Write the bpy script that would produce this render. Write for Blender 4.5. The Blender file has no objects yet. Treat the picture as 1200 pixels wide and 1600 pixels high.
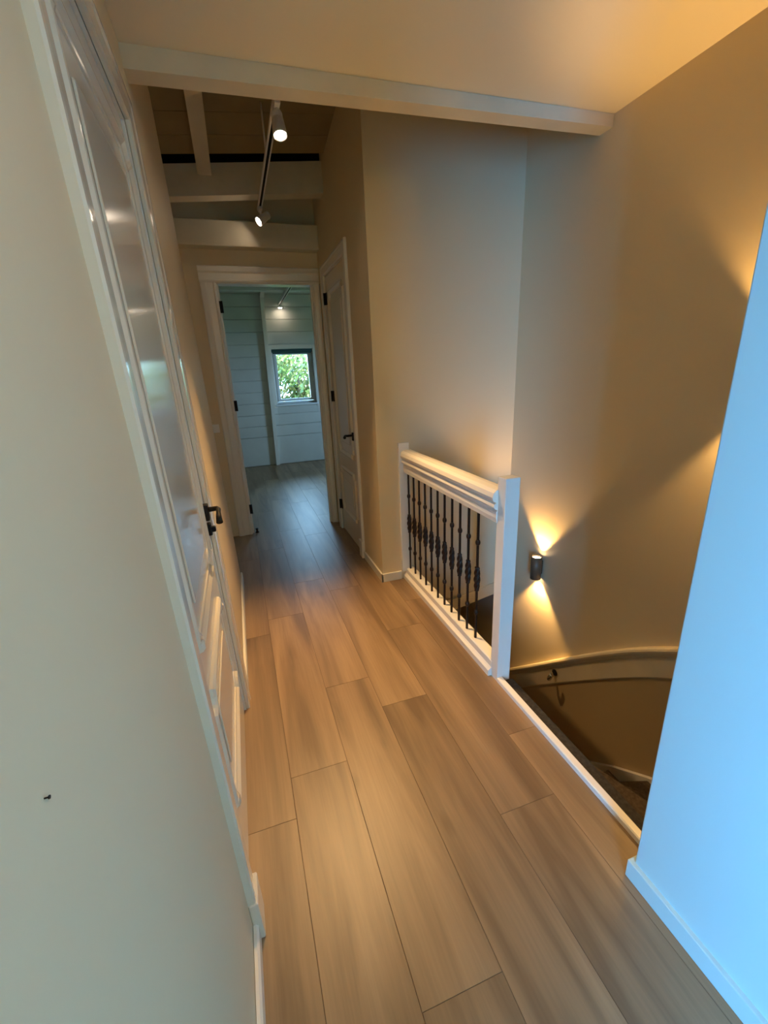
import bpy, bmesh, math, random
from mathutils import Vector, Matrix
C = bpy.context.scene.collection
sc = bpy.context.scene
PI = math.pi
R = math.radians

# ------------------------------------------------------------------ materials
def lin(h):
    h = h.lstrip('#'); v = [int(h[i:i+2], 16)/255 for i in (0, 2, 4)]
    return tuple((c/12.92 if c <= .04045 else ((c+.055)/1.055)**2.4) for c in v) + (1.0,)

def mat(name, col, rough=.5, metal=0.0, spec=.5, bump=0.0, bscale=60.0, var=0.0, vscale=3.0, coat=0.0, brough=None):
    m = bpy.data.materials.new(name); m.use_nodes = True
    nt = m.node_tree; n = nt.nodes; L = nt.links
    b = n['Principled BSDF']
    if isinstance(col, str): col = lin(col)
    col = tuple(col)[:3] + (1.0,)
    b.inputs['Base Color'].default_value = col
    b.inputs['Roughness'].default_value = rough
    b.inputs['Metallic'].default_value = metal
    b.inputs['Specular IOR Level'].default_value = spec
    if coat: b.inputs['Coat Weight'].default_value = coat; b.inputs['Coat Roughness'].default_value = .15
    tc = n.new('ShaderNodeTexCoord')
    if var:
        t = n.new('ShaderNodeTexNoise'); t.inputs['Scale'].default_value = vscale; t.inputs['Detail'].default_value = 5
        L.new(tc.outputs['Object'], t.inputs['Vector'])
        r = n.new('ShaderNodeMapRange'); r.inputs['From Min'].default_value = .3; r.inputs['From Max'].default_value = .7
        r.inputs['To Min'].default_value = 1-var; r.inputs['To Max'].default_value = 1+var
        L.new(t.outputs['Fac'], r.inputs['Value'])
        mx = n.new('ShaderNodeVectorMath'); mx.operation = 'SCALE'; mx.inputs[0].default_value = col[:3]
        L.new(r.outputs['Result'], mx.inputs['Scale']); L.new(mx.outputs['Vector'], b.inputs['Base Color'])
    if bump:
        t2 = n.new('ShaderNodeTexNoise'); t2.inputs['Scale'].default_value = bscale; t2.inputs['Detail'].default_value = 3
        L.new(tc.outputs['Object'], t2.inputs['Vector'])
        bp = n.new('ShaderNodeBump'); bp.inputs['Strength'].default_value = bump; bp.inputs['Distance'].default_value = .004
        L.new(t2.outputs['Fac'], bp.inputs['Height']); L.new(bp.outputs['Normal'], b.inputs['Normal'])
    return m

def emit(name, col, strength):
    m = bpy.data.materials.new(name); m.use_nodes = True
    b = m.node_tree.nodes['Principled BSDF']
    b.inputs['Base Color'].default_value = (.8, .8, .8, 1)
    b.inputs['Emission Color'].default_value = tuple(col)[:3] + (1,)
    b.inputs['Emission Strength'].default_value = strength
    return m

FLOOR_DARK = (.150, .094, .050, 1)
FLOOR_LIGHT = (.30, .198, .110, 1)
def floor_material():
    m = bpy.data.materials.new('oak_plank_floor'); m.use_nodes = True
    nt = m.node_tree; n = nt.nodes; L = nt.links; b = n['Principled BSDF']
    tc = n.new('ShaderNodeTexCoord')
    at = n.new('ShaderNodeAttribute'); at.attribute_name = 'plank_tone'
    cmb = n.new('ShaderNodeCombineXYZ')
    k1 = n.new('ShaderNodeMath'); k1.operation = 'MULTIPLY'; k1.inputs[1].default_value = 37.0
    L.new(at.outputs['Fac'], k1.inputs[0]); L.new(k1.outputs[0], cmb.inputs['X']); L.new(k1.outputs[0], cmb.inputs['Y']); L.new(k1.outputs[0], cmb.inputs['Z'])
    add = n.new('ShaderNodeVectorMath'); add.operation = 'ADD'
    L.new(tc.outputs['Object'], add.inputs[0]); L.new(cmb.outputs[0], add.inputs[1])
    mp = n.new('ShaderNodeMapping'); mp.inputs['Scale'].default_value = (9, .9, 9)
    L.new(add.outputs[0], mp.inputs['Vector'])
    n1 = n.new('ShaderNodeTexNoise'); n1.inputs['Scale'].default_value = 1.0; n1.inputs['Detail'].default_value = 4; n1.inputs['Roughness'].default_value = .5; n1.inputs['Distortion'].default_value = .6
    L.new(mp.outputs[0], n1.inputs['Vector'])
    mp2 = n.new('ShaderNodeMapping'); mp2.inputs['Scale'].default_value = (120, 3.5, 120)
    L.new(add.outputs[0], mp2.inputs['Vector'])
    n2 = n.new('ShaderNodeTexNoise'); n2.inputs['Scale'].default_value = 1.0; n2.inputs['Detail'].default_value = 3
    L.new(mp2.outputs[0], n2.inputs['Vector'])
    rp = n.new('ShaderNodeValToRGB')
    e = rp.color_ramp.elements
    e[0].position = .33; e[0].color = FLOOR_DARK
    e[1].position = .67; e[1].color = FLOOR_LIGHT
    L.new(n1.outputs['Fac'], rp.inputs['Fac'])
    r2 = n.new('ShaderNodeMapRange'); r2.inputs['From Min'].default_value = .3; r2.inputs['From Max'].default_value = .7; r2.inputs['To Min'].default_value = .93; r2.inputs['To Max'].default_value = 1.06
    L.new(n2.outputs['Fac'], r2.inputs['Value'])
    r3 = n.new('ShaderNodeMapRange'); r3.inputs['To Min'].default_value = .90; r3.inputs['To Max'].default_value = 1.10
    L.new(at.outputs['Fac'], r3.inputs['Value'])
    mu = n.new('ShaderNodeMath'); mu.operation = 'MULTIPLY'
    L.new(r2.outputs['Result'], mu.inputs[0]); L.new(r3.outputs['Result'], mu.inputs[1])
    # small knots
    vo = n.new('ShaderNodeTexVoronoi'); vo.inputs['Scale'].default_value = 1.0
    mp3 = n.new('ShaderNodeMapping'); mp3.inputs['Scale'].default_value = (4.2, 1.6, 1)
    L.new(add.outputs[0], mp3.inputs['Vector']); L.new(mp3.outputs[0], vo.inputs['Vector'])
    r4 = n.new('ShaderNodeMapRange'); r4.inputs['From Min'].default_value = 0; r4.inputs['From Max'].default_value = .1; r4.inputs['To Min'].default_value = .66; r4.inputs['To Max'].default_value = 1
    L.new(vo.outputs['Distance'], r4.inputs['Value'])
    mu2 = n.new('ShaderNodeMath'); mu2.operation = 'MULTIPLY'
    L.new(mu.outputs[0], mu2.inputs[0]); L.new(r4.outputs['Result'], mu2.inputs[1])
    vs = n.new('ShaderNodeVectorMath'); vs.operation = 'SCALE'
    L.new(rp.outputs['Color'], vs.inputs[0]); L.new(mu2.outputs[0], vs.inputs['Scale'])
    L.new(vs.outputs['Vector'], b.inputs['Base Color'])
    b.inputs['Roughness'].default_value = .40
    b.inputs['Specular IOR Level'].default_value = .5
    bp = n.new('ShaderNodeBump'); bp.inputs['Strength'].default_value = .08; bp.inputs['Distance'].default_value = .002
    L.new(n2.outputs['Fac'], bp.inputs['Height']); L.new(bp.outputs['Normal'], b.inputs['Normal'])
    return m

M = dict(
    wall=mat('greige_wall_paint', (.70, .592, .405), .55, spec=.3, bump=.06, bscale=90),
    walldaytint=mat('wall_daylight_tint', (.48, .63, .64), .5, spec=.3, bump=.05, bscale=90),  # blue of the daylight put into the colour of the near wall end
    ceil=mat('cream_ceiling_paint', (.80, .71, .53), .6, spec=.2, bump=.04, bscale=90),
    trim=mat('white_satin_trim', (.78, .75, .68), .26, spec=.5, bump=.02, bscale=25),
    door=mat('cream_satin_door', (.74, .68, .56), .14, spec=.55, bump=.015, bscale=18),
    beam=mat('cream_painted_timber', (.68, .60, .44), .45, bump=.12, bscale=22, var=.05, vscale=6),
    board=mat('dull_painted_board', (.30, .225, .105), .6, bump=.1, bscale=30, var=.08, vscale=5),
    shiplap=mat('pale_painted_shiplap', (.62, .62, .58), .5, bump=.08, bscale=30, var=.04),
    iron=mat('dark_bronze_iron', (.035, .024, .018), .42, metal=.7, spec=.4, bump=.1, bscale=80),
    black=mat('black_iron_hardware', (.006, .005, .005), .55, spec=.25),
    chrome=mat('dull_nickel', (.55, .5, .45), .25, metal=1.0),
    white=mat('white_lacquer', (.82, .80, .76), .3),
    slot=mat('dark_slot_and_gap_shade', (.012, .010, .008), .7, spec=.1),  # track slots, and the shade of the ceiling gap as near-black colour
    carpet=mat('dark_brown_carpet', (.062, .046, .034), .95, spec=.1, bump=.8, bscale=260, var=.3, vscale=60),
    carpetg=mat('charcoal_carpet_edge', (.045, .042, .040), .95, spec=.1, bump=.8, bscale=260, var=.3, vscale=60),
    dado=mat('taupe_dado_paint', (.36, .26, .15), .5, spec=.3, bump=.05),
    dadoshade=mat('lower_wall_painted_shade', (.46, .35, .20), .5, spec=.3, bump=.05, bscale=90),  # wall colour darkened to carry the shade under the moulding
    gap=mat('dark_floor_joint', (.10, .062, .036), .8),
    pvc=mat('white_window_frame', (.8, .83, .85), .3),
    blind=mat('dark_green_blind', (.03, .075, .07), .6),
    bark=mat('grey_brown_bark', (.12, .08, .05), .9, bump=.6, bscale=12),
    brick=mat('outer_brick', (.25, .12, .08), .9),
    sconce=mat('dark_bronze_sconce', (.12, .085, .055), .45),
    leafy=mat('grassy_ground', (.10, .16, .05), .9, var=.3),
)
M['floor'] = floor_material()

def leaf_material():
    m = bpy.data.materials.new('green_leaf_painted_sun'); m.use_nodes = True
    n = m.node_tree.nodes; L = m.node_tree.links
    b = n['Principled BSDF']; out = n['Material Output']
    at = n.new('ShaderNodeAttribute'); at.attribute_name = 'leaf_tone'
    rp = n.new('ShaderNodeValToRGB'); e = rp.color_ramp.elements
    e[0].color = (.045, .09, .02, 1); e[1].color = (.42, .30, .09, 1)  # yellow end of the ramp stands in for sunlight on the leaves
    x = e.new(.5); x.color = (.13, .17, .04, 1)
    L.new(at.outputs['Fac'], rp.inputs['Fac']); L.new(rp.outputs['Color'], b.inputs['Base Color'])
    b.inputs['Roughness'].default_value = .55
    tr = n.new('ShaderNodeBsdfTranslucent'); L.new(rp.outputs['Color'], tr.inputs['Color'])
    mx = n.new('ShaderNodeMixShader'); mx.inputs[0].default_value = .45
    L.new(b.outputs[0], mx.inputs[1]); L.new(tr.outputs[0], mx.inputs[2]); L.new(mx.outputs[0], out.inputs['Surface'])
    return m
M['leaf'] = leaf_material()

def glass_material():
    m = bpy.data.materials.new('clear_window_glass'); m.use_nodes = True
    n = m.node_tree.nodes; L = m.node_tree.links; n.remove(n['Principled BSDF'])
    t = n.new('ShaderNodeBsdfTransparent'); g = n.new('ShaderNodeBsdfGlossy'); g.inputs['Roughness'].default_value = .02
    t.inputs['Color'].default_value = (.95, .98, .98, 1)
    f = n.new('ShaderNodeFresnel'); f.inputs['IOR'].default_value = 1.45
    x = n.new('ShaderNodeMixShader'); L.new(f.outputs[0], x.inputs[0]); L.new(t.outputs[0], x.inputs[1]); L.new(g.outputs[0], x.inputs[2])
    L.new(x.outputs[0], n['Material Output'].inputs['Surface'])
    return m
M['glass'] = glass_material()

# ------------------------------------------------------------------ mesh helpers
class MB:
    def __init__(s): s.b = bmesh.new()
    def box(s, x0, x1, y0, y1, z0, z1, bev=0.0, seg=2):
        r = bmesh.ops.create_cube(s.b, size=1.0)
        vs = r['verts']
        for v in vs:
            v.co = Vector((x0+(v.co.x+.5)*(x1-x0), y0+(v.co.y+.5)*(y1-y0), z0+(v.co.z+.5)*(z1-z0)))
        if bev:
            es = list({e for v in vs for e in v.link_edges})
            bmesh.ops.bevel(s.b, geom=es, offset=bev, segments=seg, profile=.5, affect='EDGES')
        return s
    def prism(s, poly, axis, a, c, bev=0.0):
        """extrude a 2D polygon along an axis from a to c. poly coords are the two other axes in xyz order"""
        def P(u, v, w):
            return {'x': (w, u, v), 'y': (u, w, v), 'z': (u, v, w)}[axis]
        lo = [s.b.verts.new(P(u, v, a)) for u, v in poly]
        hi = [s.b.verts.new(P(u, v, c)) for u, v in poly]
        fs = [s.b.faces.new(lo), s.b.faces.new(hi[::-1])]
        n = len(poly)
        for i in range(n):
            fs.append(s.b.faces.new((lo[i], hi[i], hi[(i+1) % n], lo[(i+1) % n])))
        if bev:
            bmesh.ops.bevel(s.b, geom=list({e for f in fs for e in f.edges}), offset=bev, segments=2, profile=.5, affect='EDGES')
        return s
    def hexa(s, p):
        v = [s.b.verts.new(q) for q in p]
        for f in ((0, 1, 2, 3), (7, 6, 5, 4), (0, 4, 5, 1), (1, 5, 6, 2), (2, 6, 7, 3), (3, 7, 4, 0)):
            s.b.faces.new([v[i] for i in f])
        return s
    def lathe(s, prof, mtx=None, n=24, cap=True):
        """prof: list of (r, h) about z"""
        mtx = mtx or Matrix()
        rings = []
        for r, h in prof:
            rings.append([s.b.verts.new(mtx @ Vector((r*math.cos(2*PI*i/n), r*math.sin(2*PI*i/n), h))) for i in range(n)])
        for a, c in zip(rings, rings[1:]):
            for i in range(n):
                f = s.b.faces.new((a[i], a[(i+1) % n], c[(i+1) % n], c[i])); f.smooth = True
        if cap:
            s.b.faces.new(rings[0][::-1]); s.b.faces.new(rings[-1])
        return s
    def tube(s, pts, r, n=10):
        pts = [Vector(p) for p in pts]
        rr = r if isinstance(r, (list, tuple)) else [r]*len(pts)
        rings = []; ref = None
        for i, p in enumerate(pts):
            t = (pts[min(i+1, len(pts)-1)] - pts[max(i-1, 0)]).normalized()
            if ref is None: ref = t.orthogonal().normalized()
            u = (ref - t*ref.dot(t)).normalized(); w = t.cross(u); ref = u
            rings.append([s.b.verts.new(p + rr[i]*(u*math.cos(2*PI*k/n)+w*math.sin(2*PI*k/n))) for k in range(n)])
        for a, c in zip(rings, rings[1:]):
            for k in range(n):
                f = s.b.faces.new((a[k], a[(k+1) % n], c[(k+1) % n], c[k])); f.smooth = True
        s.b.faces.new(rings[0][::-1]); s.b.faces.new(rings[-1])
        return s
    def sweep(s, path, prof, out, closed=False, smooth=False):
        """path 3D points in a plane whose normal is `out`; prof = list of (side, height): side within the plane, to the
        left of travel seen from outside; height along out. Mitred."""
        out = Vector(out).normalized(); P = [Vector(p) for p in path]; n = len(P); rings = []
        for i, p in enumerate(P):
            d0 = (P[i]-P[i-1]).normalized() if (closed or i > 0) else None
            d1 = (P[(i+1) % n]-P[i]).normalized() if (closed or i < n-1) else None
            if d0 is None: d0 = d1
            if d1 is None: d1 = d0
            s0 = out.cross(d0); s1 = out.cross(d1); m = s0+s1
            m = m/max(m.dot(s0), .25)
            rings.append([s.b.verts.new(p+m*a+out*h) for a, h in prof])
        k = len(prof)
        for i in range(n if closed else n-1):
            a, c = rings[i], rings[(i+1) % n]
            for j in range(k-1):
                f = s.b.faces.new((a[j], c[j], c[j+1], a[j+1])); f.smooth = smooth
        if not closed:
            try:
                s.b.faces.new(rings[0]); s.b.faces.new(rings[-1][::-1])
            except ValueError: pass
        return s
    def build(s, name, m, parent=None, **kw):
        bmesh.ops.recalc_face_normals(s.b, faces=s.b.faces[:])
        me = bpy.data.meshes.new(name); s.b.to_mesh(me); s.b.free()
        me.materials.append(m)
        o = bpy.data.objects.new(name, me); C.objects.link(o)
        if parent is not None: o.parent = parent
        tag(o, **kw)
        return o

def tag(o, label=None, cat=None, group=None, kind=None):
    if label: o['label'] = label
    if cat: o['category'] = cat
    if group: o['group'] = group
    if kind: o['kind'] = kind
    return o

def empty(name, loc, label=None, cat=None, group=None, kind=None, rot=(0, 0, 0)):
    o = bpy.data.objects.new(name, None); C.objects.link(o)
    o.empty_display_size = .1; o.location = loc; o.rotation_euler = rot
    return tag(o, label, cat, group, kind)

def struct(mb, name, m, label, cat, parent=None):
    return mb.build(name, m, parent, label=label, cat=cat, kind='structure')

def dup(root, loc, rot=None, label=None):
    r = root.copy(); C.objects.link(r); r.location = loc
    if rot is not None: r.rotation_euler = rot
    if label: r['label'] = label
    for ch in list(root.children):
        c = ch.copy(); C.objects.link(c); c.parent = r
        for g in ch.children:
            d = g.copy(); C.objects.link(d); d.parent = c
    return r

# ------------------------------------------------------------------ camera
f_px, pit, yaw, rol, H = 667.82, .31562, .31062, -.045508, 1.58
cp, sp, cy, sy = math.cos(pit), math.sin(pit), math.cos(yaw), math.sin(yaw)
fw = Vector((sy*cp, cy*cp, -sp)); rt = Vector((cy, -sy, 0)); up = rt.cross(fw)
c_, s_ = math.cos(rol), math.sin(rol)
r2 = c_*rt + s_*up; u2 = -s_*rt + c_*up
cd = bpy.data.cameras.new('camera'); cam = bpy.data.objects.new('camera', cd); C.objects.link(cam)
cam.matrix_world = Matrix(((r2.x, u2.x, -fw.x, 0), (r2.y, u2.y, -fw.y, 0), (r2.z, u2.z, -fw.z, H), (0, 0, 0, 1)))
cd.sensor_fit = 'HORIZONTAL'; cd.sensor_width = 36; cd.lens = f_px/1200*36; cd.clip_start = .03; cd.clip_end = 200
sc.camera = cam

# ------------------------------------------------------------------ main planes
XW = 2.04      # stairwell outer wall
YL = 2.92      # landing wall
XC = .905      # closet wall (with the second door)
YF = 4.52      # wall with the far doorway
YW = 8.28      # far room window wall
LEAN = -.022   # the old hall wall leans a touch
XL = -.165

# ------------------------------------------------------------------ floor planks
def floor_mesh():
    b = bmesh.new(); tone = b.faces.layers.float.new('plank_tone')
    rnd = random.Random(5)
    w, x0, Lp = .2393, -.003, 1.285
    offs = {-1: 1.236, 0: 1.414, 1: .605, 2: 1.655, 3: .983, 4: 1.285}
    g = .0005
    def plank(xa, xb, ya, yb, t):
        if xb-xa < .004 or yb-ya < .004: return
        xa += g; xb -= g; ya += g; yb -= g
        d = .0012
        lo = [b.verts.new(q) for q in ((xa, ya, -d), (xb, ya, -d), (xb, yb, -d), (xa, yb, -d))]
        tp = [b.verts.new(q) for q in ((xa+d*.6, ya+d*.6, 0), (xb-d*.6, ya+d*.6, 0), (xb-d*.6, yb-d*.6, 0), (xa+d*.6, yb-d*.6, 0))]
        fs = [b.faces.new(tp)] + [b.faces.new((lo[i], lo[(i+1) % 4], tp[(i+1) % 4], tp[i])) for i in range(4)]
        for f in fs: f[tone] = t
    for i in range(-11, 14):
        xa, xb = x0+i*w, x0+(i+1)*w
        o = offs.get(i, rnd.random()*Lp)
        k = math.floor((-3.1-o)/Lp)
        while o+k*Lp < YW:
            ya, yb = max(o+k*Lp, -2.98), min(o+(k+1)*Lp, YW)
            t = rnd.random(); k += 1
            # keep the stairwell opening free: x > 1.10 and .42 < y < 2.90
            for (ra, rb, sa, sb) in ((-9, 1.10, -9, 9), (1.10, 9, -9, .36), (1.10, 9, 4.62, 9)):
                plank(max(xa, ra), min(xb, rb), max(ya, sa), min(yb, sb), t)
    me = bpy.data.meshes.new('floor'); b.to_mesh(me); b.free(); me.materials.append(M['floor'])
    o = bpy.data.objects.new('floor', me); C.objects.link(o)
    return tag(o, 'warm oak-look plank floor running the length of the landing into the far room', 'floor', kind='structure')
fl = floor_mesh()
mb = MB()
mb.box(-2.58, 1.10, -2.98, YW, -.30, -.0012); mb.box(1.10, 3.18, -2.98, .36, -.30, -.0012); mb.box(1.10, 3.18, 4.62, YW, -.30, -.0012)
mb.build('floor_base', M['gap'], fl)

# ------------------------------------------------------------------ outer shell
def wall_with_hole(axis, c0, c1, a0, a1, z0, z1, ha0, ha1, hz0, hz1):
    mb = MB()
    def bx(a, b_, p, q):
        if axis == 'y': mb.box(a, b_, c0, c1, p, q)
        else: mb.box(c0, c1, a, b_, p, q)
    bx(a0, ha0, z0, z1); bx(ha1, a1, z0, z1); bx(ha0, ha1, z0, hz0); bx(ha0, ha1, hz1, z1)
    return mb
BW = (-2.5, -.72, .10, 2.05)        # back window x0,x1,z0,z1
struct(wall_with_hole('y', -3.15, -3.0, -2.75, 3.35, -2.9, 3.7, BW[0], BW[1], BW[2], BW[3]), 'wall_back', M['wall'], 'greige wall with the window behind the viewer', 'wall')
MB().box(-2.75, -2.6, -3.15, 8.43, -2.9, 3.7).build('wall_outer', M['wall'], label='outer side wall of the house beyond the landing', cat='wall', kind='structure')
# side wall of far room with its own (unseen) window
SW = (6.2, 6.9, 1.0, 2.0)
struct(wall_with_hole('x', 3.2, 3.35, -3.15, 8.43, -2.9, 3.7, SW[0], SW[1], SW[2], SW[3]), 'wall_side', M['shiplap'], 'outer side wall of the far room with a second window', 'wall')
MB().box(-2.75, 3.35, -3.15, 8.43, 3.7, 3.8).build('roof', M['board'], label='roof deck over the whole upper floor', cat='roof', kind='structure')
MB().box(-2.75, 3.35, -3.15, 8.43, -3.0, -2.9).build('floor_lower', M['gap'], label='dark floor of the storey below the stairwell', cat='floor', kind='structure')

# far room window wall with shiplap
WX0, WX1, WZ0, WZ1 = .70, 1.43, 1.10, 2.05
fwall = wall_with_hole('y', YW+.02, YW+.17, -2.6, 3.2, -2.9, 3.7, WX0, WX1, WZ0, WZ1)
fwall = struct(fwall, 'wall_far', M['shiplap'], 'pale shiplap wall of the far room around its small window', 'wall')
mb = MB()
zs = [.0, .53] + [.53+.2005*i for i in range(1, 15)]
for za, zb in zip(zs, zs[1:]):
    segs = [(-2.6, 3.2)]
    if zb > WZ0+.01 and za < WZ1-.01:
        za2, zb2 = za, zb
        segs = [(-2.6, WX0-.0), (WX1, 3.2)]
        if za < WZ0: mb.box(WX0, WX1, YW, YW+.02, za+.004, WZ0, 0)
        if zb > WZ1: mb.box(WX0, WX1, YW, YW+.02, WZ1, zb-.004, 0)
    for a, b_ in segs: mb.box(a, b_, YW, YW+.02, za+.004, zb-.004, .003, 1)
mb.build('shiplap_boards', M['shiplap'], fwall)
# vertical post beside the window
struct(MB().hexa([(.548, YW-.07, 0), (.612, YW-.07, 0), (.612, YW, 0), (.548, YW, 0),
                  (.612, YW-.07, 2.95), (.676, YW-.07, 2.95), (.676, YW, 2.95), (.612, YW, 2.95)]),
       'trim_1', M['trim'], 'white timber post beside the small window in the far room', 'post')
struct(MB().hexa([(.612, YW-.07, 2.87), (.676, YW-.07, 2.87), (.676, YW, 2.95), (.612, YW, 2.95),
                  (.612, 5.0, 3.45), (.676, 5.0, 3.45), (.676, 5.0, 3.53), (.612, 5.0, 3.53)]),
       'trim_2', M['trim'], 'white rafter rising from the post in the far room', 'rafter')
# sloped boarded ceiling of the far room
mb = MB()
for i in range(19):
    ya = YW-.2*i; yb = ya-.196
    za = 2.95+(YW-ya)*.18; zb = 2.95+(YW-yb)*.18
    mb.hexa([(-2.6, ya, za), (3.2, ya, za), (3.2, yb, zb), (-2.6, yb, zb), (-2.6, ya, za+.02), (3.2, ya, za+.02), (3.2, yb, zb+.02), (-2.6, yb, zb+.02)])
struct(mb, 'ceiling_far', M['shiplap'], 'sloping boarded ceiling of the far room', 'ceiling')
struct(MB().box(-2.6, 3.2, 7.15, 7.29, 2.80, 2.95, .006), 'trim_3', M['shiplap'], 'tie beam crossing the far room below its ceiling', 'beam')
# spotlight track in the far room
trk2 = empty('lighting_track', (.925, 7.2, 2.80), 'pale track under the tie beam in the far room, seen through the doorway', 'lighting track')
MB().box(-.024, .024, -1.1, 1.07, -.045, 0, .004).build('rail', M['white'], trk2)
MB().box(-.009, .009, -1.05, 1.03, -.047, -.0445).build('slot', M['slot'], trk2)

# window_1 in the far room
w1 = empty('window_1', (0, YW, 0), 'small bright white-framed window of the far room looking onto green leaves', 'window', kind='structure')
mb = MB(); yo, yi = .13, .075
def rect_frame(mb, x0, x1, z0, z1, t, ya, yb, bev=.004):
    mb.box(x0, x0+t, ya, yb, z0, z1, bev); mb.box(x1-t, x1, ya, yb, z0, z1, bev)
    mb.box(x0+t, x1-t, ya, yb, z0, z0+t, bev); mb.box(x0+t, x1-t, ya, yb, z1-t, z1, bev)
rect_frame(mb, WX0, WX1, WZ0, WZ1, .04, .11, .17); fr = mb.build('window_frame', M['pvc'], w1)
mb = MB(); rect_frame(mb, WX0+.04, WX1-.04, WZ0+.045, WZ1-.045, .045, .095, .15); sash = mb.build('sash', M['pvc'], w1)
MB().box(WX0+.09, WX1-.09, .12, .125, WZ0+.09, WZ1-.09).build('pane', M['glass'], sash)
MB().box(WX0-.03, WX1+.03, -.045, .11, WZ0-.03, WZ0, .006).build('window_sill', M['pvc'], w1)
mb = MB(); mb.box(WX0-.06, WX0, -.014, .0, WZ0-.06, WZ1+.06, .003); mb.box(WX1, WX1+.06, -.014, .0, WZ0-.06, WZ1+.06, .003)
mb.box(WX0, WX1, -.014, .0, WZ1, WZ1+.06, .003)
mb.build('casing', M['trim'], w1)
mb = MB(); mb.box(WX0+.005, WX1-.005, .005, .065, WZ1-.055, WZ1-.002, .008); mb.box(WX0+.02, WX1-.02, .03, .035, WZ1-.075, WZ1-.05)
mb.build('roller_blind', M['blind'], w1, label='dark rolled-up roller blind at the head of the window')

# ------------------------------------------------------------------ tree outside the window
tree = empty('garden_tree', (1.7, 13.2, -2.9), 'leafy yellow-green tree outside the small far window', 'tree')
mb = MB(); mb.tube([(0, 0, -.05), (.05, .02, 1.2), (-.05, .1, 2.4), (.1, .1, 3.6), (.12, .12, 4.6)], [.2, .16, .14, .09, .03], 12)
for a, h, l in ((.3, 2.2, 1.4), (1.6, 2.6, 1.3), (2.9, 2.4, 1.5), (4.2, 2.8, 1.2), (5.3, 2.5, 1.4)):
    mb.tube([(0, .05, h), (math.cos(a)*l*.5, math.sin(a)*l*.5, h+.5), (math.cos(a)*l, math.sin(a)*l, h+1.2)], [.07, .05, .02], 8)
mb.build('trunk', M['bark'], tree)
def leaves():
    b = bmesh.new(); tl = b.faces.layers.float.new('leaf_tone'); rnd = random.Random(11)
    blobs = [(rnd.uniform(-1.9, 1.9), rnd.uniform(-.9, .9), rnd.uniform(2.6, 5.2), rnd.uniform(.45, .85)) for _ in range(80)]
    for bx, by, bz, br in blobs:
        bt = rnd.uniform(-.18, .18)
        for _ in range(230):
            d = Vector((rnd.gauss(0, 1), rnd.gauss(0, 1), rnd.gauss(0, 1))).normalized()*br*rnd.random()**.4
            p = Vector((bx, by, bz))+d
            q = Vector((rnd.gauss(0, 1), rnd.gauss(0, 1), rnd.gauss(0, 1))).normalized(); u = q.orthogonal().normalized(); v = q.cross(u)
            s = rnd.uniform(.05, .10)
            pts = [p-u*s, p-u*s*.2+v*s*.5+q*s*.1, p+u*s, p-u*s*.2-v*s*.5+q*s*.1]
            f = b.faces.new([b.verts.new(x) for x in pts]); f[tl] = min(1, max(0, .5+bt+rnd.gauss(0, .22)+d.z*.25))  # clump tops shifted toward the painted sunlit yellow
    me = bpy.data.meshes.new('foliage'); b.to_mesh(me); b.free(); me.materials.append(M['leaf'])
    o = bpy.data.objects.new('foliage', me); C.objects.link(o); o.parent = tree
leaves()
MB().box(-30, 30, -30, 60, -3.2, -3.0).build('ground', M['leafy'], label='grassy ground outside the house', cat='ground', kind='structure')

# ------------------------------------------------------------------ left wall assembly (leans slightly)
la = (0, LEAN, 0)
D0, D1 = 1.0, 1.885          # door leaf
wl = empty('wall_left', (XL, 0, 0), 'long greige wall with the panelled door', 'wall', kind='structure', rot=la)
mb = MB()
mb.box(-.14, 0, -.75, D0-.012, 0, 3.3); mb.box(-.14, 0, D1+.012, 3.40, 0, 3.3); mb.box(-.14, 0, D0-.012, D1+.012, 2.41, 3.3)
mb.build('plaster', M['wall'], wl)
MB().box(-2.6, -.1, -.75, -.65, 0, 3.3).build('wall_nook', M['wall'], label='return wall beside the viewer, out of the picture', cat='wall', kind='structure')
MB().box(-2.6, -.245, 3.28, 3.395, 0, 3.5).build('wall_recess', M['wall'], label='hidden return wall of the recess before the far doorway', cat='wall', kind='structure')
MB().box(-1.5, -1.4, 3.4, 4.52, 0, 3.5).build('wall_recess_end', M['wall'], label='end wall of the recess before the far doorway', cat='wall', kind='structure')
MB().prism([(0, 0), (.015, 0), (.015, .062), (.009, .07), (0, .07)], 'y', -.75, .915).build('baseboard_left', M['trim'], label='cream baseboard beside the plinth of the near door casing', cat='baseboard', kind='structure')
bpy.data.objects['baseboard_left'].location = (XL, 0, 0)
o = MB().prism([(0, 0), (.015, 0), (.015, .062), (.009, .07), (0, .07)], 'y', D1+.09, 3.415).build('baseboard_left_far', M['trim'], label='cream baseboard between the panelled door and the wall corner', cat='baseboard', kind='structure')
o.location = (XL, 0, 0)

CASPROF = [(0, 0), (0, .011), (.006, .016), (.055, .018), (.066, .022), (.080, .022), (.085, .017), (.085, 0)]
def casing(y0, y1, ztop, w=.085):
    """casing round a door opening lying in the plane x=0 facing +x (inner edges y0, y1, ztop)"""
    mb = MB()
    prof = [(-a, h) for a, h in CASPROF]
    # travel up the near leg, across, down the far leg
    mb.sweep([(0, y0, .0), (0, y0, ztop), (0, y1, ztop), (0, y1, .0)], [(a, h) for a, h in CASPROF], (1, 0, 0))
    return mb

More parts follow.
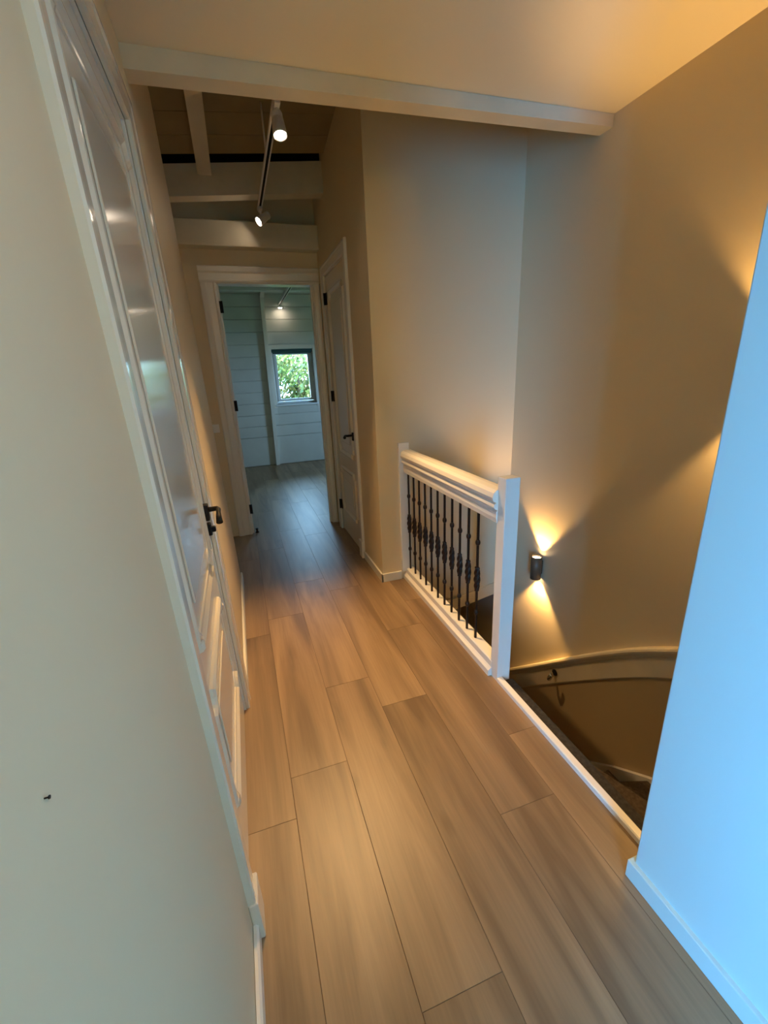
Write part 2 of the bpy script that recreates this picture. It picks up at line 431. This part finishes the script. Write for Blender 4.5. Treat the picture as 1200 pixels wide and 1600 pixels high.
def panel_path(y0, y1, z0, z1, r=.05):
    """rectangle with concave (scooped) corners, counter-clockwise seen from +x"""
    pts = []
    cs = [(y0, z0, 0, 90), (y1, z0, 90, 180), (y1, z1, 180, 270), (y0, z1, 270, 360)]
    for cy_, cz_, a0, a1 in cs:
        seq = [a0+(a1-a0)*t/5 for t in range(6)]
        seq = seq[::-1]
        for a in seq: pts.append((0, cy_+r*math.cos(R(a)), cz_+r*math.sin(R(a))))
    return pts

def door_leaf(name, y0, y1, zt, parent, panels):
    """leaf in plane x=0 facing +x with raised bolection mouldings"""
    mb = MB().box(-.04, 0, y0+.003, y1-.003, .008, zt-.003, .002)
    leaf = mb.build('leaf', M['door'], parent)
    for (a, b_, c, d) in panels:
        mb = MB()
        prof = [(-.022, 0), (-.020, .009), (-.013, .016), (-.005, .017), (.003, .012), (.010, .007), (.018, .005), (.021, 0)]
        mb.sweep(panel_path(a, b_, c, d, .05), prof, (1, 0, 0), closed=True, smooth=False)
        mb.build('panel_moulding', M['door'], leaf)
        MB().box(0, .006, a+.1, b_-.1, c+.1, d-.1, .005).build('panel', M['door'], leaf)
    return leaf

def lever_handle(parent, yc, zc, toward=-1):
    """backplate + lever pointing along +-y with down-curled end, on plane x=0"""
    h = empty('handle', (0, 0, 0)); h.parent = parent
    Mx = Matrix.Translation((0, yc, zc)) @ Matrix.Rotation(PI/2, 4, 'Y')
    MB().box(-.012, .016, yc-.019, yc+.019, zc-.034, zc+.034, .004).build('rose', M['black'], h)
    mb = MB().tube([(0, yc, zc+.01), (.03, yc, zc+.01), (.05, yc, zc+.01), (.055, yc+toward*.012, zc+.008), (.056, yc+toward*.05, zc+.006), (.057, yc+toward*.085, zc-.002), (.058, yc+toward*.105, zc-.02)],
                   [.012, .010, .010, .010, .009, .011, .013], 12)
    mb.build('lever', M['black'], h)
    return h

d1 = empty('door_1', (XL, 0, 0), 'cream panelled door in the wall beside the viewer, with black lever and lock', 'door', kind='structure', rot=la)
frame = MB(); frame.box(-.14, -.002, D0-.012, D0, 0, 2.41); frame.box(-.14, -.002, D1, D1+.012, 0, 2.41); frame.box(-.14, -.002, D0, D1, 2.398, 2.41)
frame.box(-.07, -.052, D0, D0+.02, 0, 2.4); frame.box(-.07, -.052, D1-.02, D1, 0, 2.4)
frame.build('jamb', M['trim'], d1)
casing(D0-.005, D1+.005, 2.40).build('casing', M['door'], d1)
mb = MB().box(0, .028, D0-.094, D0-.003, 0, .15, .004); mb.build('plinth_block', M['door'], d1)
# leaf sits a few mm behind the wall face
dl = empty('door_leaf', (-.012, 0, 0)); dl.parent = d1
lf = door_leaf('leaf', D0, D1, 2.40, dl, [(D0+.115, D1-.115, .87, 2.27), (D0+.115, D1-.115, .27, .70)])
for ch in list(dl.children): ch.parent = d1; ch.location = (-.012, 0, 0)
bpy.data.objects.remove(dl)
hh = lever_handle(d1, D1-.050, 1.062, -1)
esc = MB(); esc.box(-.012, .014, D1-.066, D1-.034, .962, 1.014, .004); esc.box(.01, .030, D1-.060, D1-.040, .974, .998, .004)
esc.build('lock_plate', M['black'], d1)

nail = MB().lathe([(.0007, 0), (.0007, .003), (.0016, .0035), (.0016, .0045)], Matrix.Translation((XL-.0286+.0005, .337, 1.263)) @ Matrix.Rotation(PI/2, 4, 'Y'), 10)
nail.build('nail', M['black'], label='tiny dark nail sticking out of the plain wall near the viewer', cat='nail')

# ------------------------------------------------------------------ near right wall
struct(MB().box(.995, 1.095, -.95, .662, 0, 2.79, .004), 'wall_right', M['walldaytint'], 'short wall end beside the stair opening, with blue daylight tinted into its paint', 'wall')
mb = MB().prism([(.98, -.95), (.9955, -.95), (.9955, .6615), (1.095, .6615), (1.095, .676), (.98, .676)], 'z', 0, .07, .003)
struct(mb, 'baseboard_right', M['walldaytint'], 'baseboard along the near wall end, with blue daylight tinted into its paint', 'baseboard')

# ------------------------------------------------------------------ landing wall, closet wall, stairwell wall
struct(MB().box(XC, XW, YL, YL+.1, -.27, 3.45), 'wall_landing', M['wall'], 'tall pale wall behind the balustrade above the stairs', 'wall')
struct(MB().box(XC-.0, XC+.11, YL+.1, 3.49, 0, 3.45).box(XC, XC+.11, 4.29, YF+.1, 0, 3.45).box(XC, XC+.11, 3.49, 4.29, 2.43, 3.45), 'wall_closet', M['wall'], 'wall with the second panelled door leading to the far doorway', 'wall')
MB().box(XC-.014, XC, YL-.014, 3.41, 0, .07, .003).build('baseboard_closet', M['trim'], label='white baseboard between the corner and the second door', cat='baseboard', kind='structure')
MB().box(XC-.014, 1.06, YL-.014, YL, 0, .07, .003).build('baseboard_landing', M['trim'], label='white baseboard beside the wall post of the balustrade', cat='baseboard', kind='structure')
# trim board at the foot of the landing wall (over the stair opening)
MB().hexa([(1.13, YL-.012, -.47), (XW, YL-.012, -.30), (XW, YL, -.30), (1.13, YL, -.47), (1.13, YL-.012, -.36), (XW, YL-.012, -.19), (XW, YL, -.19), (1.13, YL, -.36)]).build(
    'trim_4', M['wall'], label='greige board edging the foot of the landing wall behind the balusters', cat='trim board', kind='structure')
struct(MB().box(XW, XW+.12, .2, 4.62, -2.9, 3.45), 'wall_stairwell', M['wall'], 'tall wall of the stairwell carrying the up-and-down lamps', 'wall')
MB().box(1.095, 3.2, .24, .36, -2.9, 2.79).build('wall_stairwell_near', M['wall'], label='hidden end wall of the stairwell', cat='wall', kind='structure')
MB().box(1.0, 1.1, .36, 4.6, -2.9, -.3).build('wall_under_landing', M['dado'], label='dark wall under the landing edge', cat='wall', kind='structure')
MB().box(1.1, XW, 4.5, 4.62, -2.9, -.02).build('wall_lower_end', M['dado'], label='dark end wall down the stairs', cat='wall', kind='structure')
MB().box(1.1, XW, YL+.02, 4.62, -.3, -.02).build('ceiling_lower', M['ceil'], label='underside of the floor above the lower stairs', cat='ceiling', kind='structure')

# ------------------------------------------------------------------ ceiling, beams
def ceil_z(x): return 2.748 + (.042/2.2)*(x+.17)
mb = MB()
for a, b_, y0, y1 in ((-2.6, XW+.02, -3.0, 2.24), ):
    za, zb = ceil_z(a) if a > -.4 else 2.745, ceil_z(b_)
mb.hexa([(-.30, -3.0, 2.745), (XW+.02, -3.0, 2.79), (XW+.02, 2.25, 2.79), (-.30, 2.25, 2.745),
         (-.30, -3.0, 2.86), (XW+.02, -3.0, 2.86), (XW+.02, 2.25, 2.86), (-.30, 2.25, 2.86)])
mb.box(-2.6, -.30, -3.0, 0, 2.745, 2.86); mb.box(XW+.02, 3.2, -3.0, .3, 2.79, 2.86)
struct(mb, 'ceiling', M['ceil'], 'smooth cream ceiling over the landing', 'ceiling')
MB().box(-.32, XW, 2.24, 2.26, 2.78, 3.7).build('wall_bulkhead', M['board'], label='boarding above the cross beam', cat='wall', kind='structure')
# cross beam at the edge of the smooth ceiling
struct(MB().hexa([(-.24, 2.165, 2.672), (XW, 2.185, 2.735), (XW, 2.275, 2.735), (-.24, 2.255, 2.672),
                  (-.24, 2.165, 2.75), (XW, 2.185, 2.80), (XW, 2.275, 2.80), (-.24, 2.255, 2.75)]),
       'trim_5', M['beam'], 'cream cross beam along the edge of the smooth ceiling', 'beam')
# boarded slope over the hall
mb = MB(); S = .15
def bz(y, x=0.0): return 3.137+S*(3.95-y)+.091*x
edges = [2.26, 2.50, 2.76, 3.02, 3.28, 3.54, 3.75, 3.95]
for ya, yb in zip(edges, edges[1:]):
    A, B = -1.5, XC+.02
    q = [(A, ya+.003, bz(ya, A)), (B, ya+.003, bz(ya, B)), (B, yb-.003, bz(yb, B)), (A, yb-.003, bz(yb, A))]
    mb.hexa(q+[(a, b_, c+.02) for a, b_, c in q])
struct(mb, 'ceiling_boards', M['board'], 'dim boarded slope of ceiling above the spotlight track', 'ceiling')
MB().box(-1.5, XC, 2.27, 4.62, 3.52, 3.54).build('ceiling_void', M['slot'], label='roof space coloured near black for its shade, seen through the gap above the purlin', cat='ceiling', kind='structure')
def rz(y): return 3.04+S*(4.1-y)
x0, x1 = -.042, .056
struct(MB().hexa([(x0, 2.26, rz(2.26)), (x1, 2.26, rz(2.26)), (x1, 4.10, rz(4.10)), (x0, 4.10, rz(4.10)),
                  (x0, 2.26, rz(2.26)+.10), (x1, 2.26, rz(2.26)+.10), (x1, 4.10, rz(4.10)+.10), (x0, 4.10, rz(4.10)+.10)]),
       'trim_6', M['beam'], 'cream rafter running under the dim ceiling boards', 'rafter')
struct(MB().hexa([(-1.4, 4.05, 2.795), (XC, 4.05, 2.992), (XC, 4.17, 2.992), (-1.4, 4.17, 2.795),
                  (-1.4, 4.05, 2.985), (XC, 4.05, 3.21), (XC, 4.17, 3.21), (-1.4, 4.17, 2.985)]),
       'trim_7', M['beam'], 'cream purlin that the rafter lands on', 'purlin')
struct(MB().box(-1.4, XC, 4.40, YF, 2.668, 2.865, .008), 'trim_8', M['beam'], 'cream beam on the wall over the far doorway', 'beam')

MB().box(-1.4, XC, 4.11, 4.13, 3.0, 3.5).build('trim_11', M['slot'], label='black board added as the shade in the gap behind the top of the purlin', cat='board', kind='structure')  # sheet added so the gap above the purlin reads as unlit
# ------------------------------------------------------------------ far doorway wall
DX0, DX1, DZ = -.028, .832, 2.40
struct(MB().box(-1.4, DX0-.02, YF, YF+.12, 0, 3.5).box(DX1+.02, XC+.11, YF, YF+.12, 0, 3.5).box(DX0-.02, DX1+.02, YF, YF+.12, DZ+.02, 3.5).box(XC+.11, 3.2, YF, YF+.12, -.02, 3.6).box(-2.6, -1.4, YF, YF+.12, -.02, 3.6),
       'wall_front', M['wall'], 'wall at the end of the hall around the far doorway', 'wall')
d3 = empty('door_3', (0, YF, 0), 'open white door frame at the end of the hall', 'door frame', kind='structure')
mb = MB(); mb.box(DX0-.02, DX0, -.004, .125, 0, DZ, .003); mb.box(DX1, DX1+.02, -.004, .125, 0, DZ, .003); mb.box(DX0-.02, DX1+.02, -.004, .125, DZ, DZ+.02, .003)
mb.box(DX0, DX0+.014, .02, .06, 0, DZ, .002); mb.box(DX1-.014, DX1, .02, .06, 0, DZ, .002)
mb.build('jamb', M['trim'], d3)
prof = [(0, 0), (0, .012), (.008, .018), (.018, .018), (.024, .012), (.075, .016), (.09, .024), (.125, .024), (.135, .014), (.135, 0)]
def arch_leg(xi, sgn, w):
    k = w/.135
    pts = [(xi+sgn*a*k, -h) for a, h in prof]
    return MB().prism(pts, 'z', 0, DZ+.006)
arch_leg(DX0-.006, -1, .135).build('casing', M['trim'], d3)
arch_leg(DX1+.006, 1, XC-DX1-.007).build('casing', M['trim'], d3)
pts = [(-h, DZ+.006+a) for a, h in prof]
MB().prism(pts, 'x', DX0-.141, XC-.001).build('head_casing', M['trim'], d3)
for z in (2.21, 1.33, .27):
    m2 = MB(); m2.box(DX0, DX0+.022, .012, .02, z-.05, z+.05, .001); m2.tube([(DX0+.022, .014, z-.05), (DX0+.022, .014, z+.05)], .008, 8)
    m2.build('hinge', M['black'], d3)
ds = MB().lathe([(.02, 0), (.02, .006), (.012, .01), (.012, .03), (.016, .034), (.015, .045), (.006, .048)], Matrix.Translation((DX0+.045, YF+.03, 0)), 16)
ds.build('door_stop', M['black'], label='small black door stop on the floor at the foot of the far frame', cat='door stop')

# light switch left of the far frame
sw = empty('light_switch', (-.235, YF, 1.13), 'white square light switch on the wall beside the far door frame', 'light switch')
MB().box(-.04, .04, -.010, 0, -.04, .04, .004).build('cover_plate', M['white'], sw)
MB().box(-.026, .026, -.016, -.009, -.026, .026, .003).build('rocker', M['white'], sw)

# ------------------------------------------------------------------ second door (in the closet wall, faces -x)
d2 = empty('door_2', (XC, 7.78, 0), 'panelled door hinged beside the far doorway, with a small black lever', 'door', kind='structure', rot=(0, 0, PI))
# local y' = 7.78 - y ; local +x faces world -x
E0, E1 = 7.78-4.27, 7.78-3.51
casing(E0-.003, E1+.003, 2.43, .085).build('casing', M['trim'], d2)
MB().box(-.1, -.002, E0-.012, E0, 0, 2.43).box(-.1, -.002, E1, E1+.012, 0, 2.43).box(-.1, -.002, E0, E1, 2.42, 2.43).build('jamb', M['trim'], d2)
MB().box(0, .03, E1+.002, E1+.094, 0, .16, .004).build('plinth_block', M['trim'], d2)
tmp = empty('leaf_holder', (0, 0, 0)); tmp.parent = d2
door_leaf('leaf', E0, E1, 2.42, tmp, [(E0+.115, E1-.115, .87, 2.27), (E0+.115, E1-.115, .27, .70)])
for ch in list(tmp.children): ch.parent = d2; ch.location = (-.006, 0, 0)
bpy.data.objects.remove(tmp)
lever_handle(d2, E1-.055, 1.07, -1)
for z in (2.24, 1.38, .28):
    m2 = MB(); m2.tube([(.012, E0-.004, z-.05), (.012, E0-.004, z+.05)], .010, 8); m2.box(-.004, .003, E0-.004, E0+.03, z-.05, z+.05, .001); m2.box(0, .006, E0-.03, E0-.004, z-.05, z+.05, .001)
    m2.build('hinge', M['black'], d2)

# ------------------------------------------------------------------ balustrade
bal = empty('balustrade', (1.10, 1.60, 0), 'white landing balustrade with square post and dark wrought-iron balusters', 'balustrade')
def rel(mb): 
    for v in mb.b.verts: v.co -= Vector((1.10, 1.60, 0))
    return mb
rel(MB().box(1.100, 1.176, 1.605, 1.672, -.01, 1.10, .004)).build('newel_post', M['trim'], bal)
rel(MB().box(1.062, 1.142, YL-.028, YL, .07, 1.09, .003)).build('wall_post', M['trim'], bal)
xc = 1.125
hp = [(-.028, .872), (-.032, .895), (-.032, .925), (-.026, .935), (-.040, .942), (-.047, .952), (-.044, .966), (-.034, .972), (-.050, .982), (-.056, 1.000), (-.050, 1.022), (-.034, 1.034), (0, 1.038)]
hp = [(xc+a, h) for a, h in hp] + [(xc-a, h) for a, h in hp[-2::-1]]
m_ = rel(MB().prism(hp, 'y', 1.664, YL-.012))
m_.build('handrail', M['trim'], bal)
bp_ = [(1.078, 0), (1.078, .034), (1.090, .042), (1.098, .050), (1.098, .086), (1.104, .092), (1.160, .092), (1.166, .086), (1.166, 0)]
rel(MB().prism(bp_, 'y', 1.660, YL-.006)).build('bottom_rail', M['trim'], bal)
def baluster_mesh():
    mb = MB(); h = .0058
    mb.box(-h, h, -h, h, .085, .88, .001, 1)
    for zc in (.262, .688):
        mb.lathe([(.007, zc-.017), (.0105, zc-.013), (.0135, zc-.004), (.0135, zc+.004), (.0105, zc+.013), (.007, zc+.017)], n=10)
    # twisted collar section
    za, zb = .395, .545; n = 26; prev = None; K = 20
    for i in range(n+1):
        t = i/n; z = za+(zb-za)*t
        env = .0075+.0080*math.sin(PI*t)**.6
        if i in (1, 2, n-1, n-2): env = .0125
        ring = [mb.b.verts.new(((env*(1+.24*math.cos(4*(a-5.5*t)))*math.cos(a)), env*(1+.24*math.cos(4*(a-5.5*t)))*math.sin(a), z)) for a in [2*PI*k/K for k in range(K)]]
        if prev:
            for k in range(K):
                f = mb.b.faces.new((prev[k], prev[(k+1) % K], ring[(k+1) % K], ring[k])); f.smooth = True
        prev = ring
    return mb
b0 = baluster_mesh().build('baluster', M['iron'], bal, label='dark wrought-iron baluster with twisted collar')
b0.location = (xc-1.10, 1.876-1.60, 0)
for i in range(1, 11):
    o = b0.copy(); C.objects.link(o); o.parent = bal; o.location = (xc-1.10, 1.876+.1003*i-1.60, 0)

# white threshold along the stair opening
thr = MB().prism([(1.098, 0), (1.098, .020), (1.103, .024), (1.127, .024), (1.131, .02), (1.134, -.03), (1.10, -.03)], 'y', .676, 1.604)
thr.build('trim_9', M['trim'], label='white threshold strip between the plank floor and the stairs', cat='threshold', kind='structure')

# ------------------------------------------------------------------ staircase
st = empty('staircase', (1.2, 1.6, -2.9), 'dark carpeted winding staircase dropping away behind the white threshold', 'staircase')
def relst(mb):
    for v in mb.b.verts: v.co -= Vector((1.2, 1.6, -2.9))
    return mb
relst(MB().box(1.134, 1.192, .37, 1.60, -.19, .004, .012)).build('top_nosing', M['carpetg'], st, label='charcoal carpeted nosing of the top step')
PX, PY = 1.19, 1.60
def edge_pt(a):
    dx, dy = math.cos(R(a)), math.sin(R(a)); ts = []
    if dx > 1e-6: ts.append((XW-.03-PX)/dx)
    if dy < -1e-6: ts.append((.37-PY)/dy)
    t = min(ts); return (PX+dx*t, PY+dy*t)
angs = [-90, -72, -54, -36, -18, 0]
crn = math.degrees(math.atan2(.37-PY, XW-.03-PX))
for k in range(5):
    a0, a1 = angs[k], angs[k+1]; z = -.2*(k+1)
    poly = [(PX-.04, PY+.02), edge_pt(a0-2)]
    if a0-2 < crn < a1: poly.append((XW-.03, .37))
    poly.append(edge_pt(a1+1.5)); poly.append((PX-.02, PY+.05))
    relst(MB().prism(poly, 'z', z-.045, z, .008)).build('tread', M['carpet'], st)
    q = edge_pt(a1)
    d = Vector((q[0]-PX, q[1]-PY, 0)).normalized(); nn = Vector((-d.y, d.x, 0))*-.012
    p0, p1 = Vector((PX, PY, 0)), Vector((q[0], q[1], 0))
    relst(MB().hexa([tuple(p0+Vector((0, 0, z-.2))), tuple(p1+Vector((0, 0, z-.2))), tuple(p1+nn+Vector((0, 0, z-.2))), tuple(p0+nn+Vector((0, 0, z-.2))),
                     tuple(p0+Vector((0, 0, z-.04))), tuple(p1+Vector((0, 0, z-.04))), tuple(p1+nn+Vector((0, 0, z-.04))), tuple(p0+nn+Vector((0, 0, z-.04)))])).build('riser', M['carpet'], st)
for k in range(8):
    z = -1.2-.2*k; ya = PY+.245*k
    relst(MB().box(1.11, XW-.03, ya-.02, ya+.27, z-.045, z, .01)).build('tread', M['carpet'], st)
    relst(MB().box(1.11, XW-.03, ya+.235, ya+.247, z-.2, z-.04)).build('riser', M['carpet'], st)
# lower string (skirting) on the stairwell wall
sp_ = [(.55, -.30), (.95, -.53), (1.36, -.785), (1.6, -.955), (1.82, -1.138), (2.2, -1.455), (2.8, -1.95), (3.5, -2.5)]
mb = MB()
for (ya, za), (yb, zb) in zip(sp_, sp_[1:]):
    for (o0, o1, x0) in ((-.30, 0, XW-.034),):
        mb.hexa([(x0, ya, za+o0), (x0, yb, zb+o0), (XW-.008, yb, zb+o0), (XW-.008, ya, za+o0), (x0, ya, za+o1), (x0, yb, zb+o1), (XW-.008, yb, zb+o1), (XW-.008, ya, za+o1)])
relst(mb).build('string_board', M['trim'], st, label='cream string board against the stairwell wall')

# dado moulding following the stairs on the stairwell wall
def smooth_path(pts, n=6):
    out = []
    P = [pts[0]]+pts+[pts[-1]]
    for i in range(1, len(P)-2):
        for t in range(n):
            u = t/n
            out.append(tuple(.5*((2*P[i][k])+(-P[i-1][k]+P[i+1][k])*u+(2*P[i-1][k]-5*P[i][k]+4*P[i+1][k]-P[i+2][k])*u*u+(-P[i-1][k]+3*P[i][k]-3*P[i+1][k]+P[i+2][k])*u**3) for k in range(2)))
    out.append(pts[-1]); return out
mp_ = smooth_path([(.75, .50), (1.05, .33), (1.354, .131), (1.627, -.059), (2.005, -.370), (2.4, -.715), (2.754, -1.025), (3.3, -1.50), (3.9, -2.0)])
path = [(XW, y_, z_) for y_, z_ in mp_]
prof = [(0.0, 0), (0.0, .030), (-.006, .040), (-.018, .044), (-.030, .040), (-.036, .030), (-.050, .026), (-.058, .018), (-.165, .018), (-.175, .010), (-.175, 0)]
# travelling +y seen from -x: out x dir = (-1,0,0)x(0,1,0) = (0,0,-1): flip the sign so that the profile hangs downwards
prof2 = [(-a, h) for a, h in prof]
dm = MB().sweep(path, prof2, (-1, 0, 0))
dm.build('trim_10', M['beam'], label='cream moulding descending along the stairwell wall beneath the lamp', cat='moulding', kind='structure')
# shade below the moulding board, laid on as a darker sheet
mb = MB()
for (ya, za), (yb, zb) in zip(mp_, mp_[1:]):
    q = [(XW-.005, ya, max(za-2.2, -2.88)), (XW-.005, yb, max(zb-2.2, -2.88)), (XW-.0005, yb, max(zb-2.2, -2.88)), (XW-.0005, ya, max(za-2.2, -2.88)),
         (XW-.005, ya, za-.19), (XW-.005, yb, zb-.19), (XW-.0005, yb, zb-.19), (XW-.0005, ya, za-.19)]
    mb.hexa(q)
struct(mb, 'wall_dado_shade', M['dadoshade'], 'lower part of the stairwell wall below the moulding, its shade put into a darker taupe', 'wall')
# hook on the moulding board
hk = empty('wall_hook', (XW-.018, 2.2, -.66), 'small curled metal hook under the sloping moulding of the stairwell', 'hook')
MB().lathe([(.014, 0), (.014, .004), (.008, .007)], Matrix.Rotation(-PI/2, 4, 'Y'), 14).build('base', M['black'], hk)
MB().tube([(-.004, 0, 0), (-.02, -.004, -.012), (-.034, -.01, -.016), (-.046, -.018, -.006), (-.050, -.026, .012), (-.044, -.032, .026)], [.005, .006, .0065, .007, .0075, .0095], 10).build('arm', M['chrome'], hk)
hk.scale = (1.8, 1.8, 1.8)

# ------------------------------------------------------------------ wall sconces
def sconce(loc, label):
    s = empty('wall_sconce', loc, label, 'wall lamp', 'up-and-down stairwell lamps')
    r, h = .039, .092
    # open-ended housing
    MB().lathe([(r-.004, -h+.018), (r-.004, -h), (r, -h), (r, h), (r-.004, h), (r-.004, h-.018)], n=32, cap=False).build('housing', M['sconce'], s)
    MB().box(r-.012, .047, -.016, .016, -.055, .055, .002).build('bracket', M['sconce'], s)
    for sg in (1, -1):
        MB().lathe([(.001, sg*(h-.014)), (r-.005, sg*(h-.014)), (r-.005, sg*(h-.016)), (.001, sg*(h-.016))], n=24).build('lamp_lens', LENS, s, label='glowing lens at the end of the housing')
    return s
WARM = (1.0, .57, .18)
LENS = emit('warm_lamp_lens', (1.0, .72, .40), 26)
LENS2 = emit('spot_lamp_lens', (1.0, .82, .62), 70)
s1 = sconce((XW-.047, 2.47, .112), 'cylinder wall lamp glowing up and down beside the white newel post')
s2 = dup(s1, (XW-.047, 1.19, 1.53), label='cylinder wall lamp higher up the stairwell wall, hidden by the near wall end')

def spot(name, loc, aim, power, angle, blend, col, rad=.012):
    l = bpy.data.lights.new(name, 'SPOT'); l.energy = power; l.spot_size = R(angle); l.spot_blend = blend; l.color = col; l.shadow_soft_size = rad
    o = bpy.data.objects.new(name, l); C.objects.link(o); o.location = loc
    d = Vector(aim)-Vector(loc); o.rotation_euler = d.to_track_quat('-Z', 'Y').to_euler()
    return o
SC = 44.0
BACK_FILL = 34.0
for (x, y_, z) in ((XW-.047, 2.47, .112), (XW-.047, 1.19, 1.53)):
    spot('sconce_up_beam', (x, y_, z+.083), (x, y_, z+2), SC, 88, .45, WARM)
    spot('sconce_down_beam', (x, y_, z-.083), (x, y_, z-2), SC, 88, .45, WARM)

# ------------------------------------------------------------------ spotlight track in the hall
TZ = 2.95; TX = .407
# (h = TZ-1.58 -> x = .307 h)
trk = empty('lighting_track', (TX, 3.2, TZ), 'long white track under the hall ceiling boards carrying two spotlights', 'lighting track')
MB().box(-.019, .019, -.92, 1.16, -.02, 0.0, .003).build('rail', M['white'], trk)
MB().box(-.008, .008, -.90, 1.14, -.0215, -.0195).build('slot', M['slot'], trk)
for yy in (-.6, .25, .89): MB().tube([(0, yy, 0), (0, yy, bz(3.2+yy, TX)-TZ+.005)], .006, 8).build('hanger', M['white'], trk)
def spotlight(y_, aim, label, back=0.0):
    s = empty('spotlight', (TX, y_, TZ-.02), label, 'spotlight', 'white spotlights on the hall track')
    MB().box(-.016, .016, -.045, .045, -.022, 0, .004).build('adapter', M['white'], s)
    MB().tube([(0, 0, -.02), (0, 0, -.062)], .008, 10).build('stem', M['white'], s)
    d = Vector(aim).normalized(); q = d.to_track_quat('Z', 'Y').to_matrix().to_4x4()
    q = Matrix.Translation(Vector((0, 0, -.085))-d*back) @ q @ Matrix.Scale(1.25, 4)
    hd = MB().lathe([(.004, -.045), (.021, -.043), (.024, -.035), (.024, -.02), (.0225, -.018), (.0225, -.014), (.025, -.012), (.030, .045), (.0305, .052), (.027, .052), (.025, .040)], q, 28, cap=False)
    hd = hd.build('lamp_head', M['white'], s)
    MB().lathe([(.002, .041), (.0254, .041), (.0254, .039), (.002, .039)], q, 24).build('lens', LENS2, hd, label='glowing lens')
    return s, (Vector((TX, y_, TZ-.02)) + Vector((0, 0, -.085)) + d*(.072-back)), d
a1 = (.04, -.30, -1.0)
a2 = (-.80, -.32, -.58)
sp1, p1, dd1 = spotlight(2.78, a1, 'white track spotlight shining down close to the cross beam')
sp2, p2, dd2 = spotlight(4.28, a2, 'white track spotlight at the track end, tilted toward the panelled-door wall', .03)
SPOTC = (1.0, .60, .24)
spot('track_spot_beam', p1, p1+dd1, 390, 62, 1.0, SPOTC, .022)
spot('track_spot_beam', p2, p2+dd2, 80, 42, .9, SPOTC, .022)
for loc, aim, pw in (((.88, -.2, 2.62), (-.17, .35, 1.0), BACK_FILL), ((.75, -1.6, 2.66), (.6, 1.5, 1.4), .85*BACK_FILL)):
    spot('warm_fill_beam', loc, aim, pw, 110, 1.0, SPOTC, .03)  # unseen warm fill added behind the viewer, without any fitting
# spotlight at the end of the far room track
fs_ = empty('spotlight', (.925, 8.16, 2.755), 'tiny lit spotlight at the end of the far room track', 'spotlight')
MB().box(-.012, .012, -.03, .03, -.02, 0, .003).build('adapter', M['white'], fs_)
MB().lathe([(.006, -.02), (.03, -.022), (.034, -.05), (.030, -.052)], n=20).build('lamp_head', M['white'], fs_)
MB().lathe([(.002, -.0535), (.032, -.0535), (.032, -.055), (.002, -.055)], n=20).build('lens', LENS2, fs_, label='glowing lens')

# ------------------------------------------------------------------ daylight
wd = bpy.data.worlds.new('sky'); sc.world = wd; wd.use_nodes = True
bg = wd.node_tree.nodes['Background']; bg.inputs['Color'].default_value = (.38, .68, 1.0, 1); bg.inputs['Strength'].default_value = 28.0
def portal(name, loc, rot, sx, sy_):
    l = bpy.data.lights.new(name, 'AREA'); l.shape = 'RECTANGLE'; l.size = sx; l.size_y = sy_; l.cycles.is_portal = True
    o = bpy.data.objects.new(name, l); C.objects.link(o); o.location = loc; o.rotation_euler = rot
l = bpy.data.lights.new('back_window_daylight', 'AREA'); l.shape = 'RECTANGLE'; l.size = BW[1]-BW[0]-.1; l.size_y = BW[3]-BW[2]-.1; l.energy = 490; l.color = (.045, .395, 1.0)
o = bpy.data.objects.new('back_window_daylight', l); C.objects.link(o); o.location = ((BW[0]+BW[1])/2, -3.12, (BW[2]+BW[3])/2); o.rotation_euler = (R(90), 0, 0)
portal('far_window_portal', ((WX0+WX1)/2, YW+.19, (WZ0+WZ1)/2), (R(-90), 0, 0), WX1-WX0, WZ1-WZ0)
portal('side_window_portal', (3.3, (SW[0]+SW[1])/2, (SW[2]+SW[3])/2), (0, R(90), 0), SW[3]-SW[2], SW[1]-SW[0])
# frames of the two windows out of the picture
w2 = empty('window_2', (0, -3.08, 0), 'large window behind the viewer', 'window', kind='structure')
mb = MB(); rect_frame(mb, BW[0], BW[1], BW[2], BW[3], .06, -.03, .03); mb.box((BW[0]+BW[1])/2-.03, (BW[0]+BW[1])/2+.03, -.03, .03, BW[2], BW[3]); mb.build('window_frame', M['pvc'], w2)

# ------------------------------------------------------------------ render settings
sc.view_settings.view_transform = 'Standard'; sc.view_settings.look = 'None'
sc.view_settings.exposure = 0.0; sc.view_settings.gamma = 1.0
sc.view_settings.use_curve_mapping = False
cy_ = sc.cycles
cy_.use_denoising = True
cy_.max_bounces = 10; cy_.diffuse_bounces = 6; cy_.glossy_bounces = 4; cy_.transparent_max_bounces = 12
cy_.caustics_reflective = False; cy_.caustics_refractive = False
cy_.sample_clamp_indirect = 6.0
